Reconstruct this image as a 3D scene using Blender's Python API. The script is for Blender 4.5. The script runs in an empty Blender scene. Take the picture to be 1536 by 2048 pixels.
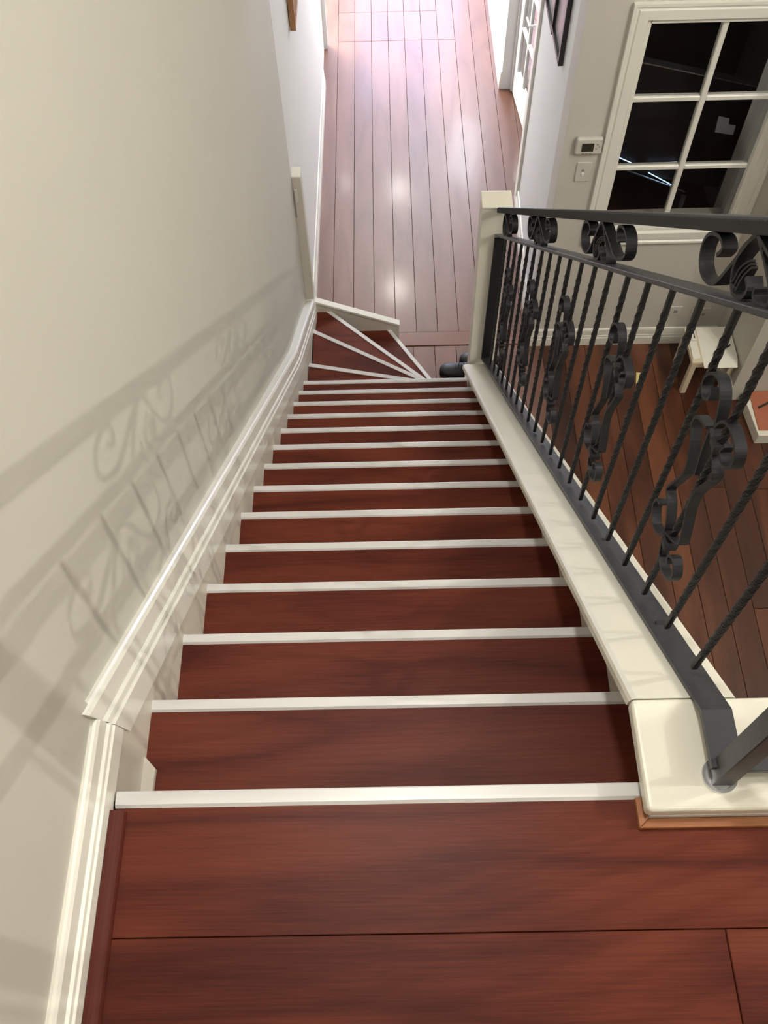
import bpy, bmesh, math, random
from mathutils import Vector, Matrix
random.seed(7)
S = bpy.context.scene
COL = S.collection

# ------------------------------------------------------------------ camera
RISE, GOING, WY = 0.178, 0.2017, 3.6
ZF = -18 * RISE
def camera():
    yaw, pitch, roll = -0.014580, 1.037659, -0.032483
    f = Vector((math.sin(yaw)*math.cos(pitch), math.cos(yaw)*math.cos(pitch), -math.sin(pitch)))
    rt = Vector((math.cos(yaw), -math.sin(yaw), 0)); up = rt.cross(f)
    c, s = math.cos(roll), math.sin(roll)
    X = c*rt + s*up; Y = -s*rt + c*up; Z = -f
    cam = bpy.data.cameras.new('camera'); o = bpy.data.objects.new('camera', cam)
    cam.sensor_fit = 'HORIZONTAL'; cam.sensor_width = 36.0; cam.lens = 1858.9/1536*36.0
    cam.clip_start = 0.05; cam.clip_end = 60
    o.matrix_world = Matrix(((X.x, Y.x, Z.x, 0.0), (X.y, Y.y, Z.y, -0.3547), (X.z, Y.z, Z.z, 1.4099), (0, 0, 0, 1)))
    COL.objects.link(o); S.camera = o
camera()

# ------------------------------------------------------------------ world, lights, exposure
W = bpy.data.worlds.new('world'); S.world = W; W.use_nodes = True
W.node_tree.nodes['Background'].inputs[0].default_value = (0.62, 0.78, 1.0, 1)
W.node_tree.nodes['Background'].inputs[1].default_value = 2.0
S.view_settings.view_transform = 'Standard'; S.view_settings.look = 'None'
S.view_settings.exposure = 0.0; S.view_settings.gamma = 1.0
S.view_settings.use_curve_mapping = False

def light(name, kind, loc, energy, color=(1, 1, 1), size=0.1, size_y=None, aim=None, spot=None):
    L = bpy.data.lights.new(name, kind); L.energy = energy; L.color = color
    if kind == 'AREA':
        L.size = size
        if size_y: L.shape = 'RECTANGLE'; L.size_y = size_y
        else: L.shape = 'DISK'
    else:
        L.shadow_soft_size = size
    if kind == 'SPOT': L.spot_size = spot; L.spot_blend = 0.6
    o = bpy.data.objects.new(name, L); o.location = loc
    if aim: o.rotation_euler = (Vector(aim)-Vector(loc)).to_track_quat('-Z', 'Y').to_euler()
    COL.objects.link(o); return o
WARM = (1.0, 0.96, 0.885); DAY = (0.50, 0.58, 1.0)
light('stair_ceiling_lamp', 'AREA', (0.05, 0.55, 2.48), 27, (1.0, 0.965, 0.90), 0.26, aim=(0.05, 0.55, 0))
light('room_downlight_near', 'POINT', (3.4, -0.05, 2.24), 160, WARM, 0.016)
light('room_downlight_far', 'POINT', (3.4, 0.80, 2.24), 135, WARM, 0.016)
light('hall_downlight_far', 'POINT', (0.16, 8.0, -0.74), 40, (1, .96, .88), 0.11)
light('hall_downlight_near', 'POINT', (0.10, 6.5, -0.74), 44, (1, .96, .88), 0.11)
light('entry_daylight', 'AREA', (0.30, 9.46, -1.75), 120, DAY, 1.3, 2.5, aim=(0.2, 4, -2.3))
light('side_daylight', 'AREA', (-1.1, 7.7, -1.3), 230, (1, .98, .95), 1.0, 1.4, aim=(-0.1, 7.2, -3.2))
light('hall_side_window', 'AREA', (0.97, 7.95, -1.2), 45, (0.84, 0.90, 1.0), 0.6, 0.7, aim=(-0.45, 5.2, -2.0))  # added fill lamp out of view, brightens the left hall wall

# ------------------------------------------------------------------ materials
def new_mat(name):
    m = bpy.data.materials.new(name); m.use_nodes = True
    return m, m.node_tree.nodes, m.node_tree.links, m.node_tree.nodes['Principled BSDF']
def paint(name, col, rough=0.5, bump=0.0, scale=60, var=0.03, metal=0.0, spec=0.5):
    m, N, L, P = new_mat(name)
    P.inputs['Roughness'].default_value = rough; P.inputs['Metallic'].default_value = metal
    P.inputs['Specular IOR Level'].default_value = spec
    tc = N.new('ShaderNodeTexCoord'); nz = N.new('ShaderNodeTexNoise'); nz.inputs['Scale'].default_value = 3.0
    L.new(tc.outputs['Object'], nz.inputs['Vector'])
    mx = N.new('ShaderNodeMix'); mx.data_type = 'RGBA'
    mx.inputs[6].default_value = (*[c*(1-var) for c in col], 1); mx.inputs[7].default_value = (*[min(1, c*(1+var)) for c in col], 1)
    L.new(nz.outputs['Fac'], mx.inputs[0]); L.new(mx.outputs[2], P.inputs['Base Color'])
    if bump:
        n2 = N.new('ShaderNodeTexNoise'); n2.inputs['Scale'].default_value = scale; n2.inputs['Detail'].default_value = 4
        L.new(tc.outputs['Object'], n2.inputs['Vector'])
        b = N.new('ShaderNodeBump'); b.inputs['Strength'].default_value = bump; b.inputs['Distance'].default_value = 0.002
        L.new(n2.outputs['Fac'], b.inputs['Height']); L.new(b.outputs['Normal'], P.inputs['Normal'])
    return m
def wood(name, dark, mid, light_, axis='x', rough=0.35, ring=7.0, grain=1.0, coat=0.0, spec=0.5, wear=0.0):
    m, N, L, P = new_mat(name)
    P.inputs['Coat Weight'].default_value = coat; P.inputs['Coat Roughness'].default_value = 0.12
    P.inputs['Specular IOR Level'].default_value = spec
    tc = N.new('ShaderNodeTexCoord'); oi = N.new('ShaderNodeObjectInfo')
    add = N.new('ShaderNodeVectorMath'); add.operation = 'ADD'
    cmb = N.new('ShaderNodeCombineXYZ'); mul = N.new('ShaderNodeMath'); mul.operation = 'MULTIPLY'; mul.inputs[1].default_value = 37.0
    L.new(oi.outputs['Random'], mul.inputs[0])
    for i in range(3): L.new(mul.outputs[0], cmb.inputs[i])
    L.new(tc.outputs['Object'], add.inputs[0]); L.new(cmb.outputs[0], add.inputs[1])
    def stretched(s_long, s_cross):
        mp = N.new('ShaderNodeMapping')
        mp.inputs['Scale'].default_value = (s_long, s_cross, s_cross) if axis == 'x' else (s_cross, s_long, s_cross)
        L.new(add.outputs[0], mp.inputs['Vector']); return mp
    a = stretched(0.55, 3.2); n1 = N.new('ShaderNodeTexNoise'); n1.inputs['Scale'].default_value = 1.0; n1.inputs['Detail'].default_value = 2
    L.new(a.outputs[0], n1.inputs['Vector'])
    r = N.new('ShaderNodeMath'); r.operation = 'MULTIPLY'; r.inputs[1].default_value = ring*6.283
    L.new(n1.outputs['Fac'], r.inputs[0]); sn = N.new('ShaderNodeMath'); sn.operation = 'SINE'; L.new(r.outputs[0], sn.inputs[0])
    r2 = N.new('ShaderNodeMapRange'); r2.inputs[1].default_value = -1; r2.inputs[2].default_value = 1; L.new(sn.outputs[0], r2.inputs[0])
    b_ = stretched(9, 300); n2 = N.new('ShaderNodeTexNoise'); n2.inputs['Scale'].default_value = 1.0; n2.inputs['Detail'].default_value = 5; n2.inputs['Roughness'].default_value = 0.65
    L.new(b_.outputs[0], n2.inputs['Vector'])
    c_ = stretched(0.7, 5); n3 = N.new('ShaderNodeTexNoise'); n3.inputs['Scale'].default_value = 1.0; n3.inputs['Detail'].default_value = 3
    L.new(c_.outputs[0], n3.inputs['Vector'])
    def madd(x, k, y):
        q = N.new('ShaderNodeMath'); q.operation = 'MULTIPLY_ADD'; L.new(x, q.inputs[0]); q.inputs[1].default_value = k
        if isinstance(y, float): q.inputs[2].default_value = y
        else: L.new(y, q.inputs[2])
        return q.outputs[0]
    pw = N.new('ShaderNodeMath'); pw.operation = 'POWER'; L.new(r2.outputs[0], pw.inputs[0]); pw.inputs[1].default_value = 0.45
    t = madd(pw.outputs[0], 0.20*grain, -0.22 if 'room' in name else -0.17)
    t = madd(n2.outputs['Fac'], 0.45*grain, t)
    t = madd(n3.outputs['Fac'], 0.60, t)
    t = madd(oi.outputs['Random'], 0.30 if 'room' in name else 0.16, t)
    cr = N.new('ShaderNodeValToRGB'); L.new(t, cr.inputs[0])
    e = cr.color_ramp.elements; e[0].position = 0.2; e[0].color = (*dark, 1); e[1].position = 0.95; e[1].color = (*light_, 1)
    k = e.new(0.55); k.color = (*mid, 1)
    L.new(cr.outputs[0], P.inputs['Base Color'])
    rr = N.new('ShaderNodeMapRange'); rr.inputs[3].default_value = rough-0.06; rr.inputs[4].default_value = rough+0.10+wear
    L.new(n3.outputs['Fac'], rr.inputs[0]); L.new(rr.outputs[0], P.inputs['Roughness'])
    bp = N.new('ShaderNodeBump'); bp.inputs['Strength'].default_value = 0.12; bp.inputs['Distance'].default_value = 0.0006
    L.new(n2.outputs['Fac'], bp.inputs['Height']); L.new(bp.outputs['Normal'], P.inputs['Normal'])
    return m

M = {}
M['wall'] = paint('wall_paint_cream', (0.53, 0.515, 0.455), 0.6, 0.06, 90)
M['wall_grey'] = paint('wall_paint_greige', (0.60, 0.575, 0.52), 0.6, 0.06, 90)
M['wall_hall'] = paint('wall_paint_hall_white', (0.72, 0.72, 0.70), 0.6, 0.05, 90)
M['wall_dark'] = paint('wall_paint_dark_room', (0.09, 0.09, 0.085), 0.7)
M['ceiling'] = paint('ceiling_white', (0.8, 0.79, 0.75), 0.8)
M['trim'] = paint('trim_gloss_white', (0.78, 0.765, 0.69), 0.28, 0.05, 40)
M['cream'] = paint('cream_gloss_paint', (0.76, 0.735, 0.635), 0.30, 0.08, 30, 0.04)
M['door_white'] = paint('door_white', (0.78, 0.78, 0.76), 0.35)
M['window_white'] = paint('window_frame_white', (0.82, 0.81, 0.74), 0.35)
M['nosing'] = paint('nosing_strip_white', (0.66, 0.65, 0.64), 0.33, 0.0)
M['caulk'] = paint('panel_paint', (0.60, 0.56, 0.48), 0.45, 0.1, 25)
M['iron'] = paint('wrought_iron', (0.012, 0.0125, 0.014), 0.45, 0.25, 160, 0.25, 0.0, 0.32)
M['iron_bar'] = paint('painted_iron_bar', (0.034, 0.035, 0.039), 0.40, 0.25, 150, 0.2, 0.0, 0.4)
M['chrome'] = paint('chrome', (0.75, 0.75, 0.76), 0.33, 0, 10, 0.02, 0.6)
M['black'] = paint('black_leather', (0.009, 0.009, 0.011), 0.5, 0.2, 200)
M['black_matte'] = paint('black_matte', (0.006, 0.006, 0.007), 0.6)
M['black_frame'] = paint('black_frame', (0.02, 0.017, 0.018), 0.35)
M['print'] = paint('print_paper', (0.30, 0.28, 0.29), 0.25, 0, 10, 0.2)
M['plastic'] = paint('plastic_white', (0.60, 0.585, 0.53), 0.35)
M['lcd'] = paint('lcd_dark', (0.035, 0.035, 0.025), 0.2)
M['button'] = paint('button_grey', (0.30, 0.29, 0.27), 0.5)
M['stool'] = paint('pale_timber', (0.66, 0.57, 0.41), 0.5, 0.1, 30, 0.12)
M['paper'] = paint('paper_white', (0.86, 0.83, 0.74), 0.7, 0, 10, 0.02)
M['note'] = paint('note_yellow', (0.72, 0.66, 0.28), 0.8)
M['red'] = paint('red_print', (0.35, 0.04, 0.05), 0.5)
M['tile'] = paint('terracotta', (0.36, 0.115, 0.06), 0.55, 0.15, 60, 0.2)
M['label'] = paint('label_paper', (0.55, 0.58, 0.66), 0.6)
M['pale_metal'] = paint('pale_metal_edge', (0.5, 0.55, 0.6), 0.25, 0, 10, 0.05, 0.9)
M['merbau'] = wood('merbau_landing', (0.026, 0.005, 0.0035), (0.076, 0.0150, 0.0085), (0.150, 0.034, 0.016), 'x', 0.40, 9, 1.3, 0, 0.13)
M['merbau_tread'] = wood('merbau_tread', (0.032, 0.007, 0.005), (0.085, 0.017, 0.010), (0.16, 0.038, 0.019), 'x', 0.40, 7, 1.3, 0, 0.13)
M['merbau_bead'] = wood('merbau_bead', (0.04, 0.009, 0.006), (0.08, 0.016, 0.010), (0.12, 0.028, 0.017), 'y', 0.45, 5, 1.0, 0, 0.12)
M['oak_trim'] = wood('orange_trim', (0.24, 0.085, 0.03), (0.34, 0.13, 0.05), (0.42, 0.17, 0.07), 'x', 0.4, 4)
M['hall_wood'] = wood('hall_boards', (0.095, 0.040, 0.026), (0.155, 0.070, 0.047), (0.22, 0.108, 0.073), 'y', 0.36, 6, 0.8, 0.12, 0.5, 0.05)  # hall light put into the colour: paler, greyer than the room boards
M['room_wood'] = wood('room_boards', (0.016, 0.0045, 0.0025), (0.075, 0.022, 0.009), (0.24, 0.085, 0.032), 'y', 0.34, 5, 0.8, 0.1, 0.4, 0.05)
M['carpet'] = paint('dark_carpet', (0.03, 0.028, 0.026), 0.95, 0.4, 400)
M['thresh'] = wood('threshold_board', (0.10, 0.040, 0.022), (0.15, 0.058, 0.032), (0.20, 0.080, 0.045), 'x', 0.38, 4, 0.8, 0.1)
M['frame_wood'] = wood('frame_wood', (0.22, 0.10, 0.04), (0.33, 0.16, 0.07), (0.42, 0.22, 0.10), 'y', 0.4, 4)
M['gap'] = paint('dark_gap', (0.02, 0.008, 0.005), 0.8)
def glass_mat():
    m, N, L, P = new_mat('window_glass')
    N.remove(P); out = N['Material Output']
    tr = N.new('ShaderNodeBsdfTransparent'); gl = N.new('ShaderNodeBsdfGlossy'); gl.inputs['Roughness'].default_value = 0.02
    fr = N.new('ShaderNodeFresnel'); fr.inputs['IOR'].default_value = 1.22
    mx = N.new('ShaderNodeMixShader'); L.new(fr.outputs[0], mx.inputs[0]); L.new(tr.outputs[0], mx.inputs[1]); L.new(gl.outputs[0], mx.inputs[2])
    L.new(mx.outputs[0], out.inputs['Surface']); return m
M['glass'] = glass_mat()
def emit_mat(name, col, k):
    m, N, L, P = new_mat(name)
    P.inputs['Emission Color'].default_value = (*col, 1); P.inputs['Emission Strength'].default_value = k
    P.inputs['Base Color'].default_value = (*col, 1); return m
M['led'] = emit_mat('led_strip', (0.55, 0.75, 1.0), 1.6)  # emission stands for daylight glinting on metal edges, no lamp there

# ------------------------------------------------------------------ helpers
def link(name, me, mat=None, parent=None, loc=None, smooth=False):
    if isinstance(me, bmesh.types.BMesh):
        bm = me; me = bpy.data.meshes.new(name)
        bmesh.ops.recalc_face_normals(bm, faces=bm.faces)
        bm.to_mesh(me); bm.free()
        if mat: me.materials.append(M[mat])
        if smooth:
            for p in me.polygons: p.use_smooth = True
    o = bpy.data.objects.new(name, me)
    if loc: o.location = loc
    if parent: o.parent = parent
    COL.objects.link(o); return o
def empty(name, loc=(0, 0, 0)):
    o = bpy.data.objects.new(name, None); o.location = loc; o.empty_display_size = 0.1; COL.objects.link(o); return o
def tag(o, label, cat, group=None):
    o['label'] = label; o['category'] = cat
    if group: o['group'] = group
    return o
def structure(o): o['kind'] = 'structure'; return o
def part(name, bm, mat, parent, center=True, smooth=False):
    """child mesh given in world coordinates: origin moved to its centre (or kept on the parent's)"""
    P = Vector(parent.location) if parent else Vector((0, 0, 0))
    if parent and parent.parent: P = P + Vector(parent.parent.location)
    if center:
        lo = Vector([min(v.co[i] for v in bm.verts) for i in range(3)]); hi = Vector([max(v.co[i] for v in bm.verts) for i in range(3)])
        c = (lo+hi)/2
    else: c = P.copy()
    bmesh.ops.translate(bm, verts=bm.verts, vec=-c)
    return link(name, bm, mat, parent, c-P, smooth)
def box(x0, x1, y0, y1, z0, z1, bm=None, bev=0.0, seg=1):
    own = bm is None
    if own: bm = bmesh.new()
    r = bmesh.ops.create_cube(bm, size=1.0)
    for v in r['verts']:
        v.co = Vector(((x0+x1)/2+v.co.x*(x1-x0), (y0+y1)/2+v.co.y*(y1-y0), (z0+z1)/2+v.co.z*(z1-z0)))
    if bev:
        es = list({e for v in r['verts'] for e in v.link_edges})
        bmesh.ops.bevel(bm, geom=es, offset=bev, segments=seg, affect='EDGES', profile=0.5)
    return bm
def prism(pts, axis, a, b, bm=None, bev=0.0, seg=2):
    """polygon pts (2-D) extruded on axis from a to b; pts are the other two axes in xyz order"""
    if bm is None: bm = bmesh.new()
    def mk(p, t):
        if axis == 0: return (t, p[0], p[1])
        if axis == 1: return (p[0], t, p[1])
        return (p[0], p[1], t)
    A = [bm.verts.new(mk(p, a)) for p in pts]; B = [bm.verts.new(mk(p, b)) for p in pts]
    n = len(pts); fs = [bm.faces.new(A), bm.faces.new(B[::-1])]
    for i in range(n): fs.append(bm.faces.new((A[i], A[(i+1) % n], B[(i+1) % n], B[i])))
    if bev:
        es = list({e for f in fs for e in f.edges})
        bmesh.ops.bevel(bm, geom=es, offset=bev, segments=seg, affect='EDGES', profile=0.5)
    return bm
def hull8(P, bm=None, bev=0.0, seg=2):
    """P: 8 points, bottom 4 then top 4, same winding"""
    if bm is None: bm = bmesh.new()
    V = [bm.verts.new(p) for p in P]
    fs = [bm.faces.new([V[i] for i in f]) for f in ((0, 3, 2, 1), (4, 5, 6, 7), (0, 1, 5, 4), (1, 2, 6, 5), (2, 3, 7, 6), (3, 0, 4, 7))]
    if bev:
        bmesh.ops.bevel(bm, geom=list({e for f in fs for e in f.edges}), offset=bev, segments=seg, affect='EDGES', profile=0.5)
    return bm
def sweep(profiles, bm=None, cap=True):
    """profiles: list of rings (equal length) of 3-D points"""
    if bm is None: bm = bmesh.new()
    R = [[bm.verts.new(p) for p in ring] for ring in profiles]
    n = len(R[0])
    for a, b in zip(R[:-1], R[1:]):
        for i in range(n): bm.faces.new((a[i], a[(i+1) % n], b[(i+1) % n], b[i]))
    if cap: bm.faces.new(R[0]); bm.faces.new(R[-1][::-1])
    return bm
def catmull(pts, k=5):
    out = []; n = len(pts)
    for i in range(n-1):
        p0 = pts[max(i-1, 0)]; p1 = pts[i]; p2 = pts[i+1]; p3 = pts[min(i+2, n-1)]
        for j in range(k):
            t = j/k
            out.append(tuple(0.5*((2*p1[d])+(-p0[d]+p2[d])*t+(2*p0[d]-5*p1[d]+4*p2[d]-p3[d])*t*t+(-p0[d]+3*p1[d]-3*p2[d]+p3[d])*t**3) for d in range(2)))
    out.append(tuple(pts[-1])); return out
def ribbon(pts, x, width, thick, bm=None, k=5, taper=None):
    """flat bar bent in the y-z plane around x"""
    q = catmull(pts, k); rings = []
    for i, p in enumerate(q):
        a = q[max(i-1, 0)]; b = q[min(i+1, len(q)-1)]
        d = Vector((b[0]-a[0], b[1]-a[1])); d = d.normalized() if d.length > 1e-9 else Vector((1, 0))
        n = Vector((-d.y, d.x))*thick/2
        w = width/2*(taper(i/(len(q)-1)) if taper else 1)
        rings.append([(x-w, p[0]-n.x, p[1]-n.y), (x+w, p[0]-n.x, p[1]-n.y), (x+w, p[0]+n.x, p[1]+n.y), (x-w, p[0]+n.x, p[1]+n.y)])
    return sweep(rings, bm)
def cyl(c, r, h, axis=2, n=24, bm=None, r2=None):
    if bm is None: bm = bmesh.new()
    r2 = r if r2 is None else r2
    def ring(rr, t):
        o = []
        for i in range(n):
            a = 2*math.pi*i/n; u, v = rr*math.cos(a), rr*math.sin(a)
            p = [0, 0, 0]; p[axis] = t; p[(axis+1) % 3] = u; p[(axis+2) % 3] = v
            o.append(Vector(c)+Vector(p))
        return o
    return sweep([ring(r, 0), ring(r2, h)], bm)
def annulus(c, ri, ro, h, n=40):
    rings = []
    for i in range(n+1):
        a = 2*math.pi*i/n; u = Vector((math.cos(a), math.sin(a), 0))
        rings.append([Vector(c)+u*ri, Vector(c)+u*ro, Vector(c)+u*(ro-0.001)+Vector((0, 0, h)), Vector(c)+u*ri+Vector((0, 0, h*0.6))])
    bm = sweep(rings, cap=False); bmesh.ops.remove_doubles(bm, verts=bm.verts, dist=1e-5); return bm

XL, XR = -0.43, 0.425
ZTOP = 2.55
def nos(k): return k*GOING, -k*RISE
def capz(y): return 0.147-0.8825*y

# ================================================================== STRUCTURE
wl = structure(empty('wall_left'))
def wall(name, bm, mat): return structure(part(name, bm, mat, None))
part('plaster_panel', box(-0.60, -0.443, -1.9, 0.094, -0.4, ZTOP), 'wall', wl)
part('plaster_panel', hull8([(-0.60, 0.0945, ZF), (-0.45, 0.0945, ZF), (-0.485, 3.604, ZF), (-0.60, 3.604, ZF), (-0.60, 0.0945, ZTOP), (-0.45, 0.0945, ZTOP), (-0.485, 3.604, ZTOP), (-0.60, 3.604, ZTOP)]), 'wall', wl)
part('plaster_panel', hull8([(-0.60, 3.605, ZF), (-0.484, 3.605, ZF), (-0.462, 6.28, ZF), (-0.60, 6.28, ZF), (-0.60, 3.605, -0.6), (-0.484, 3.605, -0.6), (-0.462, 6.28, -0.6), (-0.60, 6.28, -0.6)]), 'wall_hall', wl)
part('door_jamb', box(-0.60, -0.438, 6.77, 6.83, ZF, -1.15), 'door_white', wl)
part('plaster_panel', box(-0.60, -0.47, 6.28, 6.77, ZF, -0.6), 'wall_hall', wl)
part('plaster_panel', box(-0.60, -0.455, 8.35, 9.3, ZF, -0.6), 'wall_hall', wl)
part('plaster_panel', box(-0.60, -0.455, 6.77, 8.35, -1.15, -0.6), 'wall_hall', wl)
wall('wall_back', box(-0.6, 5.0, -2.05, -1.9, -3.4, ZTOP), 'wall')
wall('wall_back.001', box(0.53, 5.0, -0.30, -0.16, ZF-0.1, -0.22), 'wall_grey')
# window wall with its opening
GX0, GX1, GZ0, GZ1 = 1.198, 1.889, -2.255, -1.059
wf = structure(empty('wall_far'))
part('plaster_panel', box(0.905, GX0-0.005, WY, WY+0.16, ZF, ZTOP), 'wall_grey', wf)
part('plaster_panel', box(GX1+0.005, 2.3, WY, WY+0.16, ZF, ZTOP), 'wall_grey', wf)
part('plaster_panel', box(GX0-0.005, GX1+0.005, WY, WY+0.16, ZF, GZ0-0.005), 'wall_grey', wf)
part('plaster_panel', box(GX0-0.005, GX1+0.005, WY, WY+0.16, GZ1+0.005, ZTOP), 'wall_grey', wf)
part('plaster_panel', box(-0.6, 0.905, WY, WY+0.16, -0.6, ZTOP), 'wall', wf)
# hall right wall, slightly off square
hr = structure(empty('wall_right'))
part('plaster_panel', hull8([(0.905, WY+.002, ZF), (1.02, WY+.16, ZF), (1.06, 4.95, ZF), (0.945, 4.95, ZF), (0.905, WY+.002, -0.6), (1.02, WY+.16, -0.6), (1.06, 4.95, -0.6), (0.945, 4.95, -0.6)]), 'wall_hall', hr)
part('plaster_panel', box(0.925, 1.03, 6.2, 7.2, ZF, -0.6), 'wall_hall', hr)
part('plaster_panel', box(0.925, 1.03, 8.3, 9.3, ZF, -0.6), 'wall_hall', hr)
part('plaster_panel', box(0.925, 1.03, 7.2, 8.3, ZF, -2.25), 'wall_hall', hr)  # opening above is made up, out of view, for the added fill lamp
part('plaster_panel', box(0.925, 1.03, 7.2, 8.3, -0.85, -0.6), 'wall_hall', hr)
part('door_jamb', box(1.0, 1.03, 6.17, 6.2, ZF, -1.1), 'door_white', hr)
part('door_jamb', box(0.945, 1.06, 4.952, 4.972, ZF, -1.1), 'trim', hr)
part('door_architrave', hull8([(0.925, 4.885, ZF), (0.945, 4.885, ZF), (0.947, 4.972, ZF), (0.927, 4.972, ZF), (0.925, 4.885, -1.1), (0.945, 4.885, -1.1), (0.947, 4.972, -1.1), (0.927, 4.972, -1.1)], bev=0.004), 'window_white', hr)
wall('wall_end', box(-0.6, -0.35, 9.3, 9.42, ZF, -0.6), 'wall_hall')
wall('wall_end.001', box(0.95, 1.2, 9.3, 9.42, ZF, -0.6), 'wall_hall')
# room beyond the french door, dark room behind the window
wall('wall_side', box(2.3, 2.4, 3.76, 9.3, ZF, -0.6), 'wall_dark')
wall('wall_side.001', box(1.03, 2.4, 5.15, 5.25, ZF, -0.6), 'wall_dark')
wall('wall_side.002', box(1.03, 2.4, 9.2, 9.3, ZF, -0.6), 'wall_hall')
# room right wall with chimney return
rw = structure(empty('wall_room'))
part('plaster_panel', box(2.08, 2.3, 3.12, WY, ZF, ZTOP), 'wall', rw)
part('plaster_panel', box(2.3, 5.0, 3.12, 3.3, ZF, ZTOP), 'wall', rw)
wall('wall_room.001', box(5.0, 5.1, -2.05, 3.11, ZF, ZTOP), 'wall')
structure(part('ceiling', box(-0.6, 5.1, -2.05, WY+.16, ZTOP, ZTOP+0.1), 'ceiling', None))
structure(part('ceiling_hall', box(-0.6, 2.4, WY, 9.4, -0.6, -0.5), 'ceiling', None))

# ---- floors with individual boards
def board(name, x0, x1, y0, y1, ztop, th, mat, parent, g=0.0012):
    return part(name, box(x0+g, x1-g, y0+g, y1-g, ztop-th, ztop-random.random()*0.0006, bev=0.0012), mat, parent)
fh = structure(empty('floor_hall'))
part('subfloor', box(-0.6, 2.4, 3.6, 9.4, ZF-0.08, ZF-0.02), 'gap', fh)
seams = [-0.631, -0.494, -0.357, -0.220, -0.083, 0.055, 0.190, 0.328, 0.464, 0.603, 0.742, 0.880, 1.018]
for i in range(len(seams)-1):
    a, b = seams[i], seams[i+1]
    segs = [3.72, 6.865, 7.27, 9.3] if -0.3 < (a+b)/2 < 0.5 else ([3.72, 6.865, 9.3] if a > 0.4 and a < 0.6 else [3.72, 9.3])
    for u, v in zip(segs[:-1], segs[1:]): board('plank', a, b, u, v, ZF, 0.02, 'hall_wood', fh)
for k in range(9):
    board('plank', 1.018+k*0.14, 1.158+k*0.14, 5.25, 9.2, ZF, 0.02, 'hall_wood', fh)
part('carpet', box(1.07, 2.3, 3.77, 5.15, ZF-0.02, ZF), 'carpet', fh)
structure(board('trim_1', 0.04, 0.93, 3.605, 3.72, ZF+0.002, 0.02, 'thresh', None))
board('plank', -0.45, 0.04, 3.605, 3.72, ZF, 0.02, 'thresh', fh)
fr_ = structure(empty('floor_room'))
part('subfloor', box(-0.6, 5.0, -0.3, 3.6, ZF-0.08, ZF-0.02), 'gap', fr_)
x = -0.52; i = 0
while x < 3.0:
    w = 0.137
    cut = 0.4+random.random()*2.4
    for u, v in ((-0.16, cut), (cut, 3.6)): board('plank', x, x+w, u, v, ZF, 0.02, 'room_wood' if x > 0.9 else 'hall_wood', fr_)  # one floor; the stair side takes the paler lit colour
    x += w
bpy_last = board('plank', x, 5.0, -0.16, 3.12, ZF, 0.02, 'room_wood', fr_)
# landing floor
fl = structure(empty('floor_landing'))
part('subfloor', box(-0.45, 5.0, -1.9, -0.024, -0.25, -0.012), 'gap', fl)
ys = [-0.0225, -0.2035, -0.386, -0.57, -0.75, -0.93, -1.11, -1.29, -1.47, -1.65, -1.9]
for j in range(len(ys)-1):
    cuts = [-0.419, 1.55, 3.4, 4.99] if j % 2 == 0 else [-0.419, 0.452, 2.6, 4.99]
    for a, b in zip(cuts[:-1], cuts[1:]):
        if j == 0:
            if a < 0: # first board is notched round the curb
                bm = prism([(a+.001, ys[1]+.0005), (b-.001, ys[1]+.0005), (b-.001, -0.056), (0.368, -0.056), (0.368, ys[0]), (a+.001, ys[0])], 2, -0.013, 0.0, bev=0.0008, seg=1)
                part('plank', bm, 'merbau', fl)
            else: board('plank', a, b, ys[1], -0.056, 0, 0.013, 'merbau', fl, 0.0006)
        else: board('plank', a, b, ys[j+1], ys[j], 0, 0.013, 'merbau', fl, 0.0006)
# dark quarter-round bead by the left skirting
def quarter(x0, r, y0, y1, z0):
    rings = []
    for y in (y0, y1):
        rings.append([(x0, y, z0)]+[(x0+r*math.cos(a), y, z0+r*0.8*math.sin(a)) for a in [math.pi/2*i/6 for i in range(7)]])
    return sweep(rings)
structure(part('trim_2', quarter(-0.4215, 0.0215, -1.9, -0.032, 0), 'merbau_bead', None))
# orange timber bead round the curb foot
t3 = structure(empty('trim_3', (0.36, -0.06, 0)))
part('bead_side', prism([(0.3515, -0.0695), (0.3665, -0.056), (0.3665, -0.026), (0.3515, -0.026)], 2, 0.0002, 0.012, bev=0.0015), 'oak_trim', t3)
part('bead_front', prism([(0.3515, -0.0698), (5.0, -0.0698), (5.0, -0.056), (0.3668, -0.056)], 2, 0.0002, 0.012, bev=0.0015), 'oak_trim', t3)

# ---- baseboards
SK = [(0, 0), (0.020, 0), (0.0195, 0.44), (0.0165, 0.47), (0.0145, 0.51), (0.0175, 0.55), (0.0165, 0.60), (0.0125, 0.64), (0.0130, 0.69), (0.0115, 0.93), (0.008, 0.985), (0.004, 1.0), (0, 1.0)]
def skirt_x(stations, x0, sgn=1, depth=1.0):
    """stations: (y, zbottom, ztop, dy_top)"""
    rings = []
    for (y, zb, zt, dt) in stations:
        rings.append([(x0+sgn*d*depth, y+dt*h, zb+(zt-zb)*h) for d, h in SK])
    return sweep(rings)
structure(part('baseboard_left', skirt_x([(-1.9, 0.0, 0.098, 0), (0.094, 0.0, 0.098, -0.015)], -0.443, 1, 1.05), 'trim', None))
structure(part('baseboard_hall', sweep([[(x_+d*0.8, y_, ZF+0.15*h) for d, h in SK] for (x_, y_) in ((-0.484, 3.69), (-0.462, 6.28))]), 'trim', None))
structure(part('baseboard_hall.001', skirt_x([(8.35, ZF, ZF+0.15, 0), (9.3, ZF, ZF+0.15, 0)], -0.455, 1, 0.7), 'trim', None))
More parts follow.
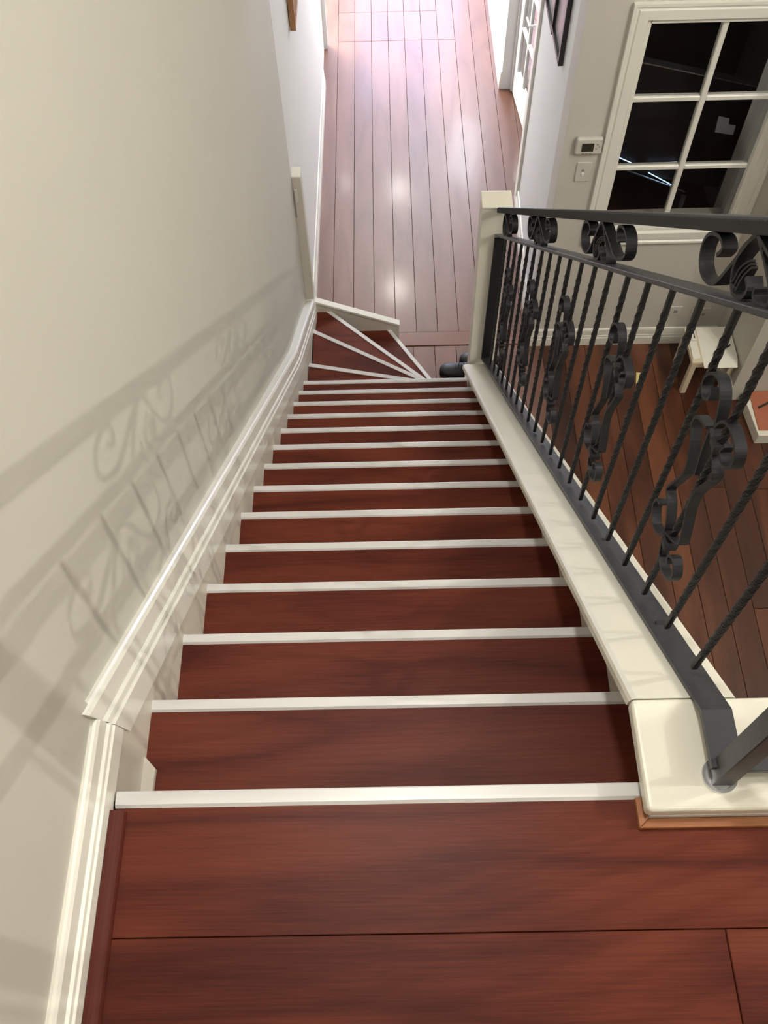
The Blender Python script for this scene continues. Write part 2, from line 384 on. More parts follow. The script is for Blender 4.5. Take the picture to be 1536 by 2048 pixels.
structure(part('baseboard_hall.002', skirt_x([(6.2, ZF, ZF+0.15, 0), (9.3, ZF, ZF+0.15, 0)], 0.925, -1, 0.8), 'trim', None))
bm = sweep([[(x_-d*0.9, y_, ZF+0.14*h) for d, h in SK] for (x_, y_) in ((0.905, WY-0.018), (0.942, 4.884))])
structure(part('baseboard_right', bm, 'trim', None))
bm = sweep([[(x_, WY-d*0.9, ZF+0.136*h) for d, h in SK] for x_ in (0.888, 2.08)])
structure(part('baseboard_far', bm, 'trim', None))
structure(part('baseboard_room', sweep([[(2.08-d*0.9, y_, ZF+0.136*h) for d, h in SK] for y_ in (3.12, WY-.001)]), 'trim', None))

# ---- window in the far wall
w1 = structure(empty('window_1', (1.543, WY, -1.65)))
def casing(parent, x0, x1, z0, z1, wd, yf, mat):
    """mitred moulded casing round an opening, facing -y"""
    prof = [(0.0, 0.006), (0.10, 0.020), (0.62, 0.020), (0.68, 0.014), (0.76, 0.014), (0.84, 0.022), (1.0, 0.022)]
    P = [(-1, -1), (1, -1), (1, 1), (-1, 1)]
    bm = bmesh.new(); rings = []
    for sx, sz in P+[P[0]]:
        cx = x0 if sx < 0 else x1; cz = z0 if sz < 0 else z1
        r = [(cx+sx*t*wd, yf-d, cz+sz*t*wd) for t, d in prof]
        rings.append([(cx, yf+0.002, cz)]+r+[(cx+sx*wd, yf+0.002, cz+sz*wd)])
    bm = sweep(rings, cap=False); bmesh.ops.remove_doubles(bm, verts=bm.verts, dist=1e-5)
    return part('casing', bm, mat, parent)
part('reveal', box(GX1+0.012, GX1+0.03, WY+0.161, WY+0.27, ZF, -0.62), 'wall', w1)
casing(w1, GX0-0.012, GX1+0.012, GZ0-0.012, GZ1+0.012, 0.082, WY, 'window_white')
sf = bmesh.new()
for a in ((GX0-0.012, GX0+0.004, GZ0-.012, GZ1+.012), (GX1-0.004, GX1+0.012, GZ0-.012, GZ1+.012), (GX0, GX1, GZ0-0.012, GZ0+0.004), (GX0, GX1, GZ1-0.004, GZ1+0.012)):
    box(a[0], a[1], WY-0.004, WY+0.09, a[2], a[3], sf)
part('window_frame', sf, 'window_white', w1)
part('mullion', box(1.529, 1.556, WY+0.012, WY+0.05, GZ0+.004, GZ1-.004, bev=0.004), 'window_white', w1)
rows = [GZ1-.004, -1.460, -1.861, GZ0+.004]
for zc in rows[1:3]:
    for a, b in ((GX0+.004, 1.529), (1.556, GX1-.004)):
        part('glazing_bar', box(a, b, WY+0.014, WY+0.048, zc-0.013, zc+0.013, bev=0.004), 'window_white', w1)
for r in range(3):
    zt = rows[r]-(0.013 if r else 0); zb = rows[r+1]+(0.013 if r < 2 else 0)
    for a, b in ((GX0+.004, 1.529), (1.556, GX1-.004)):
        part('pane', box(a, b, WY+0.028, WY+0.032, zb, zt), 'glass', w1)

# ---- french door standing ajar in the right-hand doorway
d1 = structure(empty('door_1', (1.013, 6.157, ZF)))
ud = Vector((0.051, -0.567, 0)).normalized(); nd = Vector((ud.y, -ud.x, 0)) * -1  # towards +x side
def dbox(u0, u1, w0, w1, t0, t1):
    O = Vector((1.013, 6.157, ZF)); n = Vector((0.996, 0.0896, 0))
    p = lambda u, t, w: O+ud*u+n*t+Vector((0, 0, w))
    return hull8([p(u0, t0, w0), p(u1, t0, w0), p(u1, t1, w0), p(u0, t1, w0), p(u0, t0, w1), p(u1, t0, w1), p(u1, t1, w1), p(u0, t1, w1)], bev=0.003, seg=1)
DW, DH = 1.14, 2.05
def dpart(n_, bm, m_='door_white'): return part(n_, bm, m_, d1)
for u0 in (0.0, 0.575):
    dpart('stile', dbox(u0, u0+0.085, 0.008, DH, 0, 0.036)); dpart('stile', dbox(u0+0.48, u0+0.565, 0.008, DH, 0, 0.036))
    dpart('bottom_rail', dbox(u0+0.085, u0+0.48, 0.008, 0.235, 0, 0.036)); dpart('top_rail', dbox(u0+0.085, u0+0.48, DH-0.1, DH, 0, 0.036))
    dpart('muntin', dbox(u0+0.27, u0+0.295, 0.235, DH-0.1, 0.004, 0.032))
    for q in range(1, 5):
        z_ = 0.235+q*0.343
        for a, b in ((0.085, 0.27), (0.295, 0.48)): dpart('muntin', dbox(u0+a, u0+b, z_-0.0125, z_+0.0125, 0.004, 0.032))
    for q in range(5):
        z0 = 0.235+q*0.343+(0.0125 if q else 0); z1 = 0.235+(q+1)*0.343-0.0125
        for a, b in ((0.085, 0.27), (0.295, 0.48)): dpart('pane', dbox(u0+a, u0+b, z0, z1, 0.016, 0.020), 'glass')
    
hb = dbox(0.515, 0.53, 0.86, 0.875, -0.06, 0.0); hb2 = dbox(0.42, 0.53, 0.862, 0.874, -0.066, -0.052)
hm = bmesh.new()
for b_ in (hb, hb2):
    me = bpy.data.meshes.new('tmp'); b_.to_mesh(me); hm.from_mesh(me); b_.free(); bpy.data.meshes.remove(me)
hd = dpart('handle', hm, 'chrome')

# front door surround at the hall's end with glass, out of the frame but reflected in the boards
d2 = structure(empty('door_2', (0.3, 9.3, ZF)))
part('door_frame', box(-0.35, -0.27, 9.3, 9.38, ZF, -0.75), 'door_white', d2)
part('door_frame', box(0.87, 0.95, 9.3, 9.38, ZF, -0.75), 'door_white', d2)
part('door_frame', box(-0.27, 0.87, 9.3, 9.38, -0.83, -0.75), 'door_white', d2)
part('bottom_rail', box(-0.27, 0.87, 9.31, 9.35, ZF, ZF+0.3), 'door_white', d2)
part('muntin', box(0.28, 0.32, 9.31, 9.35, ZF+0.3, -0.83), 'door_white', d2)
for a, b in ((-0.27, 0.28), (0.32, 0.87)): part('pane', box(a, b, 9.328, 9.332, ZF+0.3, -0.83), 'glass', d2)
wt = structure(empty('wall_end.002', (0.3, 9.3, -0.65)))
part('plaster_panel', box(-0.35, 0.95, 9.3, 9.42, -0.75, -0.6), 'wall_hall', wt)

# ================================================================== STAIRCASE
st = tag(empty('staircase', (0, 0, ZF)), 'steep closed staircase of dark red timber treads with white nosing strips', 'staircase')
NW = 0.0215
def nosing_box(x0, x1, y, z, parent):
    # strip with a bevelled near edge and a down-turned lip
    pr = [(y, z+0.003), (y, z-0.022), (y-0.004, z-0.022), (y-0.004, z), (y-NW, z), (y-NW+0.004, z+0.004), (y-0.002, z+0.004)]
    return part('nosing', prism(pr, 0, x0, x1), 'nosing', parent)
fy, fz = -0.002, 0.0
part('nosing', prism([(fy, fz+0.003), (fy, fz-0.022), (fy-0.004, fz-0.022), (fy-0.004, 0), (fy-0.0245, 0), (fy-0.020, 0.0045), (fy-0.002, 0.0045)], 0, -0.419, 0.372), 'nosing', st)
for k in range(1, 14):
    y, z = nos(k)
    yb = (k-1)*GOING-0.008
    t = part('tread', box(XL-0.003, XR+0.003, yb, y-0.003, z-0.022, z, bev=0.0006), 'merbau_tread', st)
    nosing_box(XL-0.002, XR+0.002, y, z, t)
for k in range(1, 15):
    y = (k-1)*GOING-0.010
    part('riser', box(XL-0.003, XR+0.003, y-0.010, y, -k*RISE, -(k-1)*RISE-0.022), 'merbau_tread', st)
# winders: near edge line and far edge line of each tread
NL = {13: ((XL, 13*GOING+0.0), (0.43, 13*GOING)), 14: ((-0.423, 2.886), (0.43, 2.700)), 15: ((-0.423, 3.282), (0.43, 2.766)), 16: ((-0.356, 3.60), (0.43, 2.843)), 17: ((0.011, 3.606), (0.43, 2.912))}
def lerp(a, b, t): return (a[0]+(b[0]-a[0])*t, a[1]+(b[1]-a[1])*t)
def offs(l, d):
    (ax, ay), (bx, by) = l; dx, dy = bx-ax, by-ay; n = math.hypot(dx, dy)
    return ((ax+dy/n*d, ay-dx/n*d), (bx+dy/n*d, by-dx/n*d))
for k in range(14, 18):
    z = -k*RISE; a0, a1 = offs(NL[k-1], 0.008); b0, b1 = NL[k]
    poly = [a0, a1, b1, b0]
    if k == 15: poly = [a0, a1, b1, b0]
    if k == 16: poly = [a0, a1, b1, b0, (-0.43, 3.60)]
    if k == 17: poly = [a0, a1, b1, b0]
    t = part('tread', prism(poly, 2, z-0.022, z), 'merbau_tread', st)
    n0, n1 = offs(NL[k], NW*1.05)
    bm = prism([b0, b1, n1, n0], 2, z-0.0, z+0.004)
    e0, e1 = offs(NL[k], 0.004); prism([b0, b1, e1, e0], 2, z-0.022, z-0.0002, bm)
    part('nosing', bm, 'nosing', t)
    r0, r1 = offs(NL[k], 0.010); r2, r3 = offs(NL[k], 0.020)
    part('riser', prism([r0, r1, r3, r2], 2, z-RISE, z-0.022), 'merbau_tread', st)
# wall-side panel below the sloping skirting
pz = lambda y: 0.050-0.868*y if y < 2.62 else (-2.224-0.70*(y-2.62))
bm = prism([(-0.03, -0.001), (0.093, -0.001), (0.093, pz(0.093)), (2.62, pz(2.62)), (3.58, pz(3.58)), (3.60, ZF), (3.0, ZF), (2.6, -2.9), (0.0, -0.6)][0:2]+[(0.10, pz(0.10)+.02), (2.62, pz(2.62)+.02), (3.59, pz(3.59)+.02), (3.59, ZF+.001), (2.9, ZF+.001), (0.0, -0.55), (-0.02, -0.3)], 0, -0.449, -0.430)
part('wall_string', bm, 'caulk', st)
part('scribe_block', prism([(-0.431, 0.022), (-0.410, 0.022), (-0.409, 0.078), (-0.4305, 0.100)], 2, -RISE+0.001, -RISE+0.012), 'caulk', st)
# sloping skirting on the left wall
bm = sweep([[((-0.452-0.0095*y if d == 0 else -0.4495+d*1.22), y+dt*h, zb+(zt-zb)*h) for d, h in SK] for (y, zb, zt, dt) in [(0.106, -0.046, 0.140, -0.034), (2.62, -2.226, -2.040, -0.03), (3.17, -2.62, -2.445, 0), (3.585, -2.90, -2.745, 0)]])
part('skirting', bm, 'trim', st)
# little raking string round the winders (white top, cream face)
bm = hull8([(-0.43, 3.582, ZF+.001), (0.074, 3.582, ZF+.001), (0.074, 3.604, ZF+.001), (-0.43, 3.604, ZF+.001), (-0.43, 3.582, -2.765), (0.074, 3.582, -2.985), (0.074, 3.604, -2.985), (-0.43, 3.604, -2.765)])
part('winder_string', bm, 'caulk', st)
bm = hull8([(-0.43, 3.574, -2.767), (0.078, 3.574, -2.985), (0.078, 3.614, -2.985), (-0.43, 3.614, -2.767), (-0.43, 3.574, -2.750), (0.078, 3.574, -2.968), (0.078, 3.614, -2.968), (-0.43, 3.614, -2.750)], bev=0.002)
part('winder_cap', bm, 'trim', st)
# room-side wall under the railing
CX0, CX1 = 0.357, 0.517
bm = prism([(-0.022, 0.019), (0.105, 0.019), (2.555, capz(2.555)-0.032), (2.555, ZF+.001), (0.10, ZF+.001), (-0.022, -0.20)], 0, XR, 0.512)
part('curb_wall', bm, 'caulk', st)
part('newel_base', box(0.425, 0.513, 2.66, 2.92, ZF+.001, -2.62), 'cream', st)
def cap_slope():
    y0, y1 = 0.112, 2.505
    prof = [(0.0, -0.030), (0.0, -0.012), (0.003, -0.004), (0.010, 0.0), (CX1-CX0-0.006, 0.0), (CX1-CX0, -0.005), (CX1-CX0, -0.030)]
    return sweep([[(CX0+a, y, capz(y)+b) for a, b in prof] for y in (y0, y1)])
part('curb_cap', cap_slope(), 'cream', st)

# landing curb, a flat cream block turning along the landing edge
lc = tag(empty('landing_curb', (0.44, 0.03, 0)), 'flat cream painted curb block at the stair head, under the square iron post', 'curb')
part('curb_top', box(CX0, 4.98, -0.055, 0.111, 0.020, 0.050, bev=0.007, seg=3), 'cream', lc)
part('curb_body', box(0.372, 0.5185, -0.050, -0.024, -0.20, 0.020), 'cream', lc)
part('curb_body', box(0.5195, 4.98, -0.050, 0.104, -0.25, 0.020), 'cream', lc)
part('curb_fillet', box(0.3665, 4.98, -0.0555, -0.049, 0.0005, 0.024), 'nosing', lc)

# ================================================================== NEWEL POST
nw = tag(empty('newel_post', (0.46, 2.55, -2.1)), 'square cream newel post at the foot of the iron railing', 'newel post')
def lean(x0, x1, y0, y1, z0, z1, dx, dy, bev):
    return hull8([(x0, y0, z0), (x1, y0, z0), (x1, y1, z0), (x0, y1, z0), (x0+dx, y0+dy, z1), (x1+dx, y0+dy, z1), (x1+dx, y1+dy, z1), (x0+dx, y1+dy, z1)], bev=bev)
part('shaft', lean(0.4045, 0.520, 2.560, 2.650, ZF+.001, -1.172, -0.0165, 0, 0.002), 'cream', nw)
part('cap', lean(0.3870, 0.5105, 2.557, 2.653, -1.172, -1.160, 0, 0, 0.0035), 'cream', nw)
part('wall_plate', box(0.449, 0.490, 2.540, 2.558, -2.06, -1.32), 'iron', nw)

# ================================================================== RAILING
RXc = 0.4695
rl = tag(empty('stair_railing', (RXc, 1.2, -0.9)), 'black wrought iron stair railing with twisted balusters and scrollwork down the right side', 'railing')
HT = lambda y: 1.0675-0.872*y       # handrail top
MT = lambda y: 0.927-0.871*y       # mid rail top
BT = lambda y: capz(y)+0.036       # bottom rail top
def handrail():
    y0, y1 = -0.02, 2.556; L = (y1-y0)/0.7536; step = 0.0056; n = int(L/step); rings = []
    for i in range(n+1):
        y = y0+(y1-y0)*i/n; zt = HT(y); odd = (i // 1) % 2
        e = 0.0034 if odd else 0.0; h = 0.0042 if odd else 0.0
        xa, xb = 0.4465+e, 0.4925-e
        rings.append([(xa, y, zt-0.025), (xa+0.003, y, zt-0.028), (xb-0.003, y, zt-0.028), (xb, y, zt-0.025), (xb, y, zt-0.004-h), (xb-0.005, y, zt-h*0.4), (xa+0.005, y, zt-h*0.4), (xa, y, zt-0.004-h)])
    return sweep(rings)
part('handrail', handrail(), 'iron_bar', rl)
def bar(x0, x1, y0, y1, f, th):
    return hull8([(x0, y0, f(y0)-th), (x1, y0, f(y0)-th), (x1, y1, f(y1)-th), (x0, y1, f(y1)-th), (x0, y0, f(y0)), (x1, y0, f(y0)), (x1, y1, f(y1)), (x0, y1, f(y1))], bev=0.0012, seg=1)
part('mid_rail', bar(0.448, 0.491, 0.0, 2.556, MT, 0.012), 'iron_bar', rl)
bm = sweep([[(0.4475, y, z-0.011), (0.4925, y, z-0.011), (0.4925, y, z), (0.4475, y, z)] for y, z in ((-0.004, 0.086), (0.080, 0.086), (0.0815, 0.0855), (2.556, BT(2.556)))])
part('bottom_rail', bm, 'iron_bar', rl)
for y in (0.30, 0.62, 1.35, 2.1, 2.44):
    part('stand_off', box(0.462, 0.478, y-0.006, y+0.006, capz(y)-0.008, BT(y)-0.020), 'iron', rl)
def baluster_mesh(h=0.74):
    bm = bmesh.new(); rings = []; s = 0.0049; n = 110
    for i in range(n+1):
        t = i/n; z = t*h
        w = min(max((t-0.06)/0.02, 0), 1)*min(max((0.94-t)/0.02, 0), 1)
        a = math.pi/2*max(0, min(1, (t-0.07)/0.86))*24
        wob = 1.0
        lo = s*(1.08 if w > 0.5 else 1.0)
        rings.append([(lo*1.27*(1 if q % 2 == 0 else 0.83)*math.cos(a+math.pi/4*(q+1)), lo*1.27*(1 if q % 2 == 0 else 0.83)*math.sin(a+math.pi/4*(q+1)), z) for q in range(8)])
    sweep(rings, bm); me = bpy.data.meshes.new('baluster'); bmesh.ops.recalc_face_normals(bm, faces=bm.faces); bm.to_mesh(me); bm.free(); me.materials.append(M['iron']); return me
BM = baluster_mesh(); Pr = Vector(rl.location)
for i in range(21):
    y = 0.1675+0.1107*i
    z0 = BT(y)-0.004; z1 = MT(y)-0.008
    o = link('baluster', BM, None, rl, Vector((RXc-0.002, y, z0))-Pr); o.scale = (1, 1, (z1-z0)/0.74)
ORN = {'A': [(0.041, 0.303), (0.078, 0.279), (0.083, 0.252), (0.062, 0.229), (0.044, 0.186), (0.057, 0.134), (0.070, 0.089), (0.048, 0.080), (0.021, 0.045), (0.028, 0.008), (0.061, -0.016), (0.088, 0.001), (0.086, 0.028), (0.069, 0.040)],
'B': [(0.022, 0.33), (0.011, 0.358), (-0.011, 0.377), (-0.038, 0.38), (-0.054, 0.374), (-0.058, 0.349), (-0.040, 0.327), (-0.02, 0.33), (-0.024, 0.35)],
'C': [(0.030, 0.316), (0.012, 0.308), (-0.028, 0.288), (-0.026, 0.261), (-0.009, 0.206), (-0.010, 0.164), (-0.027, 0.123), (-0.034, 0.088), (0.003, 0.049), (0.016, 0.038)],
'D': [(0.030, 0.308), (0.025, 0.27), (0.013, 0.221)],
'E': [(0.022, 0.330), (0.040, 0.37), (0.063, 0.381), (0.087, 0.369), (0.103, 0.345), (0.104, 0.323), (0.088, 0.316), (0.070, 0.333), (0.076, 0.352)],
'F': [(0.010, 0.010), (-0.001, -0.012), (-0.027, -0.016), (-0.058, 0.007), (-0.063, 0.036), (-0.043, 0.050), (-0.026, 0.030), (-0.034, 0.018)]}
def scroll_mesh(name, pts, base, wd=0.0165, th=0.0048, k=5):
    bm = ribbon([(p[0], p[1]) for p in pts], 0.0, wd, th, k=k); bmesh.ops.recalc_face_normals(bm, faces=bm.faces)
    me = bpy.data.meshes.new(name); bm.to_mesh(me); bm.free(); me.materials.append(M['iron']); return me
om = {k: scroll_mesh('scroll', v, 0) for k, v in ORN.items()}
collar = box(-0.012, 0.012, -0.013, 0.013, -0.009, 0.009, bev=0.003); cme = bpy.data.meshes.new('collar'); collar.to_mesh(cme); collar.free(); cme.materials.append(M['iron'])
for j in range(5):
    y = 0.1675+0.1107*(2+4*j); dz = -0.8765*(y-0.389)
    for kk, me in om.items():
        link('scroll', me, None, rl, Vector((RXc-0.002, y, dz))-Pr)
    for zc in (0.318, 0.030):
        link('collar', cme, None, rl, Vector((RXc-0.002, y, dz+zc))-Pr)
FR = {'L': [(0.137, -0.052), (0.128, -0.030), (0.150, -0.030), (0.182, -0.055), (0.192, -0.085), (0.178, -0.108), (0.15, -0.108), (0.113, -0.081), (0.086, -0.019), (0.065, 0.042), (0.056, 0.062)],
'IL': [(0.052, 0.064), (0.075, 0.02), (0.076, -0.02), (0.055, -0.037), (0.028, -0.020), (0.020, 0.002), (0.036, 0.008)],
'IR': [(0.050, 0.064), (0.015, 0.062), (-0.028, 0.054), (-0.042, 0.038), (-0.024, 0.020), (-0.002, 0.012), (0.004, 0.022)],
'R': [(0.046, 0.066), (-0.025, 0.082), (-0.088, 0.098), (-0.128, 0.132), (-0.143, 0.162), (-0.128, 0.184), (-0.095, 0.180), (-0.066, 0.158), (-0.062, 0.138), (-0.078, 0.132), (-0.090, 0.146)]}
# the frieze pieces sit between mid rail and handrail; reflect the slope frame
fm = {}
for k, v in FR.items(): fm[k] = scroll_mesh('frieze_scroll', v, 0, 0.021, 0.0055)
leafm = bmesh.new()
for a in range(3):
    ribbon([(0.064-0.008*a, -0.028), (0.066-0.008*a, -0.006), (0.055-0.006*a, 0.018)], 0.0, 0.020, 0.003, leafm, 4, lambda t: 1-0.6*t)
lme = bpy.data.meshes.new('leaf'); bmesh.ops.recalc_face_normals(leafm, faces=leafm.faces); leafm.to_mesh(lme); leafm.free(); lme.materials.append(M['iron'])
for yc in (0.462, 1.11, 1.757, 2.360):
    z = MT(yc)+0.002
    for k, me in fm.items(): 
        if yc > 2.3 and k == 'L': continue
        link('frieze_scroll', me, None, rl, Vector((RXc-0.002, yc, z))-Pr)
    link('leaf', lme, None, rl, Vector((RXc-0.002, yc, z))-Pr)

# landing railing with its square post and chrome ring
pr = tag(empty('landing_railing', (0.469, -0.004, 0.05)), 'black iron landing railing with a square post in a chrome floor ring', 'railing')
part('post', box(0.4545, 0.4845, -0.021, 0.011, 0.051, HT(-0.004)-0.012, bev=0.0015, seg=1), 'iron_bar', pr)
part('floor_ring', annulus((0.4675, -0.0065, 0.050), 0.0205, 0.0265, 0.004), 'chrome', pr)
part('ring_cup', annulus((0.4675, -0.0065, 0.0500), 0.012, 0.0208, 0.0012), 'chrome', pr)
part('bottom_rail', box(0.485, 4.9, -0.010, 0.035, 0.074, 0.086, bev=0.001), 'iron_bar', pr)
part('handrail', box(0.485, 4.9, -0.026, 0.020, HT(-0.004)-0.016, HT(-0.004), bev=0.003), 'iron_bar', pr)
part('mid_rail', box(0.485, 4.9, -0.024, 0.018, MT(-0.004)-0.012, MT(-0.004), bev=0.001), 'iron_bar', pr)
for i in range(12):
    o = link('baluster', BM, None, pr, Vector((0.62+i*0.115, 0.002, 0.083))-Vector(pr.location)); o.scale = (1, 1, (MT(0)-0.09)/0.74)

# ================================================================== THINGS
# wall-side gate post
gp = tag(empty('gate_post', (-0.458, 3.64, -2.7)), 'slim beige timber post fixed to the left wall at the foot of the stairs', 'post')
part('shaft', box(-0.483, -0.437, 3.605, 3.682, -2.76, -1.866), 'caulk', gp)
part('post_top', box(-0.4845, -0.4355, 3.6035, 3.6835, -1.866, -1.856, bev=0.002), 'cream', gp)
lt = part('latch', box(-0.478, -0.462, 3.594, 3.606, -2.02, -1.93, bev=0.003), 'plastic', gp)
part('latch_strap', box(-0.484, -0.476, 3.594, 3.606, -2.12, -2.01, bev=0.002), 'button', gp)
# pictures
def picture(name, ax, wallx, sgn, y0, y1, z0, z1, th, wd, mat, label, inner='print'):
    e = tag(empty(name, (wallx, (y0+y1)/2, (z0+z1)/2)), label, 'picture', None)
    bm = bmesh.new(); xa, xb = sorted((wallx, wallx+sgn*th))
    box(xa, xb, y0, y0+wd, z0, z1, bm); box(xa, xb, y1-wd, y1, z0, z1, bm); box(xa, xb, y0+wd, y1-wd, z0, z0+wd, bm); box(xa, xb, y0+wd, y1-wd, z1-wd, z1, bm)
    part('frame', bm, mat, e)
    xc = wallx+sgn*th*0.4; xa, xb = sorted((wallx, xc))
    part('print', box(xa, xb, y0+wd, y1-wd, z0+wd, z1-wd), inner, e)
    return e
picture('picture_frame', 0, 0.917, -1, 3.975, 4.30, -1.515, -1.02, 0.026, 0.022, 'black_frame', 'black framed picture on the hall wall, the one nearer the window corner')
picture('picture_frame', 0, 0.930, -1, 4.345, 4.67, -1.58, -1.08, 0.026, 0.022, 'black_frame', 'black framed picture on the hall wall, farther along beside the glazed door')
picture('picture_frame', 0, -0.4745, 1, 4.28, 4.80, -1.485, -0.90, 0.030, 0.025, 'frame_wood', 'brown timber framed picture high on the left hall wall')

# thermostat
th = tag(empty('thermostat', (1.03, WY, -1.70)), 'white wall thermostat with a dark display beside the window', 'thermostat')
part('body', box(0.962, 1.096, WY-0.030, WY, -1.736, -1.640, bev=0.012, seg=4), 'plastic', th)
part('display', box(0.992, 1.052, WY-0.0320, WY-0.029, -1.712, -1.667), 'lcd', th)
for (bx, bz) in ((1.070, -1.674), (1.080, -1.687), (1.067, -1.699)):
    part('button', box(bx-0.0045, bx+0.0045, WY-0.0325, WY-0.029, bz-0.004, bz+0.004, bev=0.001), 'button', th)
for bx in (1.003, 1.021, 1.040): part('button', box(bx-0.006, bx+0.006, WY-0.032, WY-0.029, -1.729, -1.723), 'button', th)
sw = tag(empty('light_switch', (1.03, WY, -1.857)), 'white double light switch plate below the thermostat', 'switch')
part('plate', box(0.992, 1.068, WY-0.008, WY, -1.918, -1.798, bev=0.003, seg=2), 'plastic', sw)
part('rocker', box(1.022, 1.034, WY-0.012, WY-0.007, -1.850, -1.838, bev=0.001), 'button', sw)
part('rocker', box(1.022, 1.036, WY-0.013, WY-0.007, -1.878, -1.862, bev=0.001), 'trim', sw)
# wall outlets
def outlet(x0, x1, z0, z1, label):
    e = tag(empty('wall_outlet', ((x0+x1)/2, WY, (z0+z1)/2)), label, 'outlet')
    part('plate', box(x0, x1, WY-0.008, WY, z0, z1, bev=0.003, seg=2), 'plastic', e)
    for c in (0.3, 0.7):
        xc = x0+(x1-x0)*c
        part('socket', box(xc-0.012, xc+0.012, WY-0.010, WY-0.007, z0+0.018, z0+0.042, bev=0.002), 'button', e)
outlet(1.695, 1.812, -2.952, -2.88, 'pale outlet plate low on the window wall, farther from the corner')
outlet(1.876, 1.992, -2.980, -2.90, 'pale outlet plate low on the window wall, above the small stool')

# small stool / side table
STZ = -2.905
sl = tag(empty('small_stool', (1.95, 3.31, ZF)), 'small pale timber stool in the corner holding papers and a pen', 'stool')
part('top', box(1.80, 2.07, 3.175, 3.445, STZ-0.022, STZ, bev=0.003), 'stool', sl)
for lx, ly in ((1.82, 3.195), (2.05, 3.195), (1.82, 3.425), (2.05, 3.425)):
    part('leg', box(lx-0.016, lx+0.016, ly-0.016, ly+0.016, ZF+.0005, STZ-0.022, bev=0.002), 'stool', sl)
for a in ((1.836, 2.034, 3.182, 3.198), (1.836, 2.034, 3.422, 3.438)): part('apron', box(*a, STZ-0.055, STZ-0.022), 'stool', sl)
part('apron', box(1.812, 1.826, 3.211, 3.409, STZ-0.055, STZ-0.022), 'stool', sl)
def sheet(pts, z, th_=0.002): return prism(pts, 2, z, z+th_)
tag(part('folded_paper', sheet([(1.868, 3.445), (1.862, 3.130), (2.056, 3.130), (2.072, 3.20), (2.074, 3.445)], STZ+0.0003), 'paper', None), 'large white sheet of paper covering the stool top', 'paper')
tag(part('folded_paper', sheet([(1.885, 3.135), (2.050, 3.135), (1.968, 3.30)], STZ+0.0026), 'paper', None), 'triangular paper flap lying on top of the large white sheet', 'paper')
pen = tag(empty('pen', (1.99, 3.26, STZ+0.008)), 'black pen lying on the white papers on the stool', 'pen')
a, b = Vector((1.928, 3.228, STZ+0.009)), Vector((2.045, 3.298, STZ+0.009)); d = (b-a).normalized(); nn = Vector((-d.y, d.x, 0))
def tubeab(a, b, r, n=12, r2=None):
    d = (b-a).normalized(); u = d.orthogonal().normalized(); v = d.cross(u)
    r2 = r2 if r2 is not None else r
    return sweep([[p+u*rr*math.cos(2*math.pi*i/n)+v*rr*math.sin(2*math.pi*i/n) for i in range(n)] for p, rr in ((a, r), (b, r2))])
part('barrel', tubeab(a+d*0.010, b, 0.0042), 'black', pen)
part('tip', tubeab(a, a+d*0.010, 0.001, r2=0.004), 'button', pen)
part('clip', tubeab(b-nn*0.006-d*0.045, b-nn*0.006-d*0.005, 0.0015), 'black', pen)
bx_ = tag(empty('slim_packet', (1.83, 3.25, STZ)), 'slim white packet at the near left edge of the stool', 'packet')
part('body', prism([(1.808, 3.330), (1.806, 3.192), (1.852, 3.200), (1.850, 3.332)], 2, STZ+0.0005, STZ+0.010), 'paper', bx_)
rp = tag(empty('marked_packet', (1.83, 3.39, STZ)), 'white packet with red print at the far left edge of the stool', 'packet')
part('body', prism([(1.812, 3.435), (1.810, 3.345), (1.856, 3.340), (1.858, 3.435)], 2, STZ+0.0005, STZ+0.008), 'paper', rp)
part('red_band', box(1.818, 1.826, 3.355, 3.42, STZ+0.008, STZ+0.0088), 'red', rp)
part('red_band', box(1.842, 1.848, 3.355, 3.42, STZ+0.008, STZ+0.0088), 'black', rp)
tag(part('sticky_note', prism([(1.545, 3.262), (1.594, 3.257), (1.596, 3.345), (1.560, 3.350)], 2, ZF+0.0005, ZF+0.0015), 'note', None), 'small yellow paper note lying on the dark floor boards', 'note')
# low hearth
he = tag(empty('hearth', (2.5, 2.95, ZF)), 'low cream edged hearth slab with terracotta tiles against the wall', 'hearth')
part('slab', prism([(2.150, 3.119), (2.178, 2.79), (2.9, 2.79), (2.9, 3.119)], 2, ZF+0.0005, -3.12, bev=0.003), 'cream', he)
for i in range(4):
    x0 = 2.186+i*0.172
    part('tile', box(x0, x0+0.168, 2.825, 3.115, -3.119, -3.112, bev=0.002), 'tile', he)
tg = tag(empty('fire_tongs', (2.24, 3.0, -3.11)), 'short black iron stick lying on the terracotta hearth', 'stick')
part('shaft', tubeab(Vector((2.215, 2.985, -3.106)), Vector((2.34, 3.05, -3.106)), 0.006), 'black', tg)

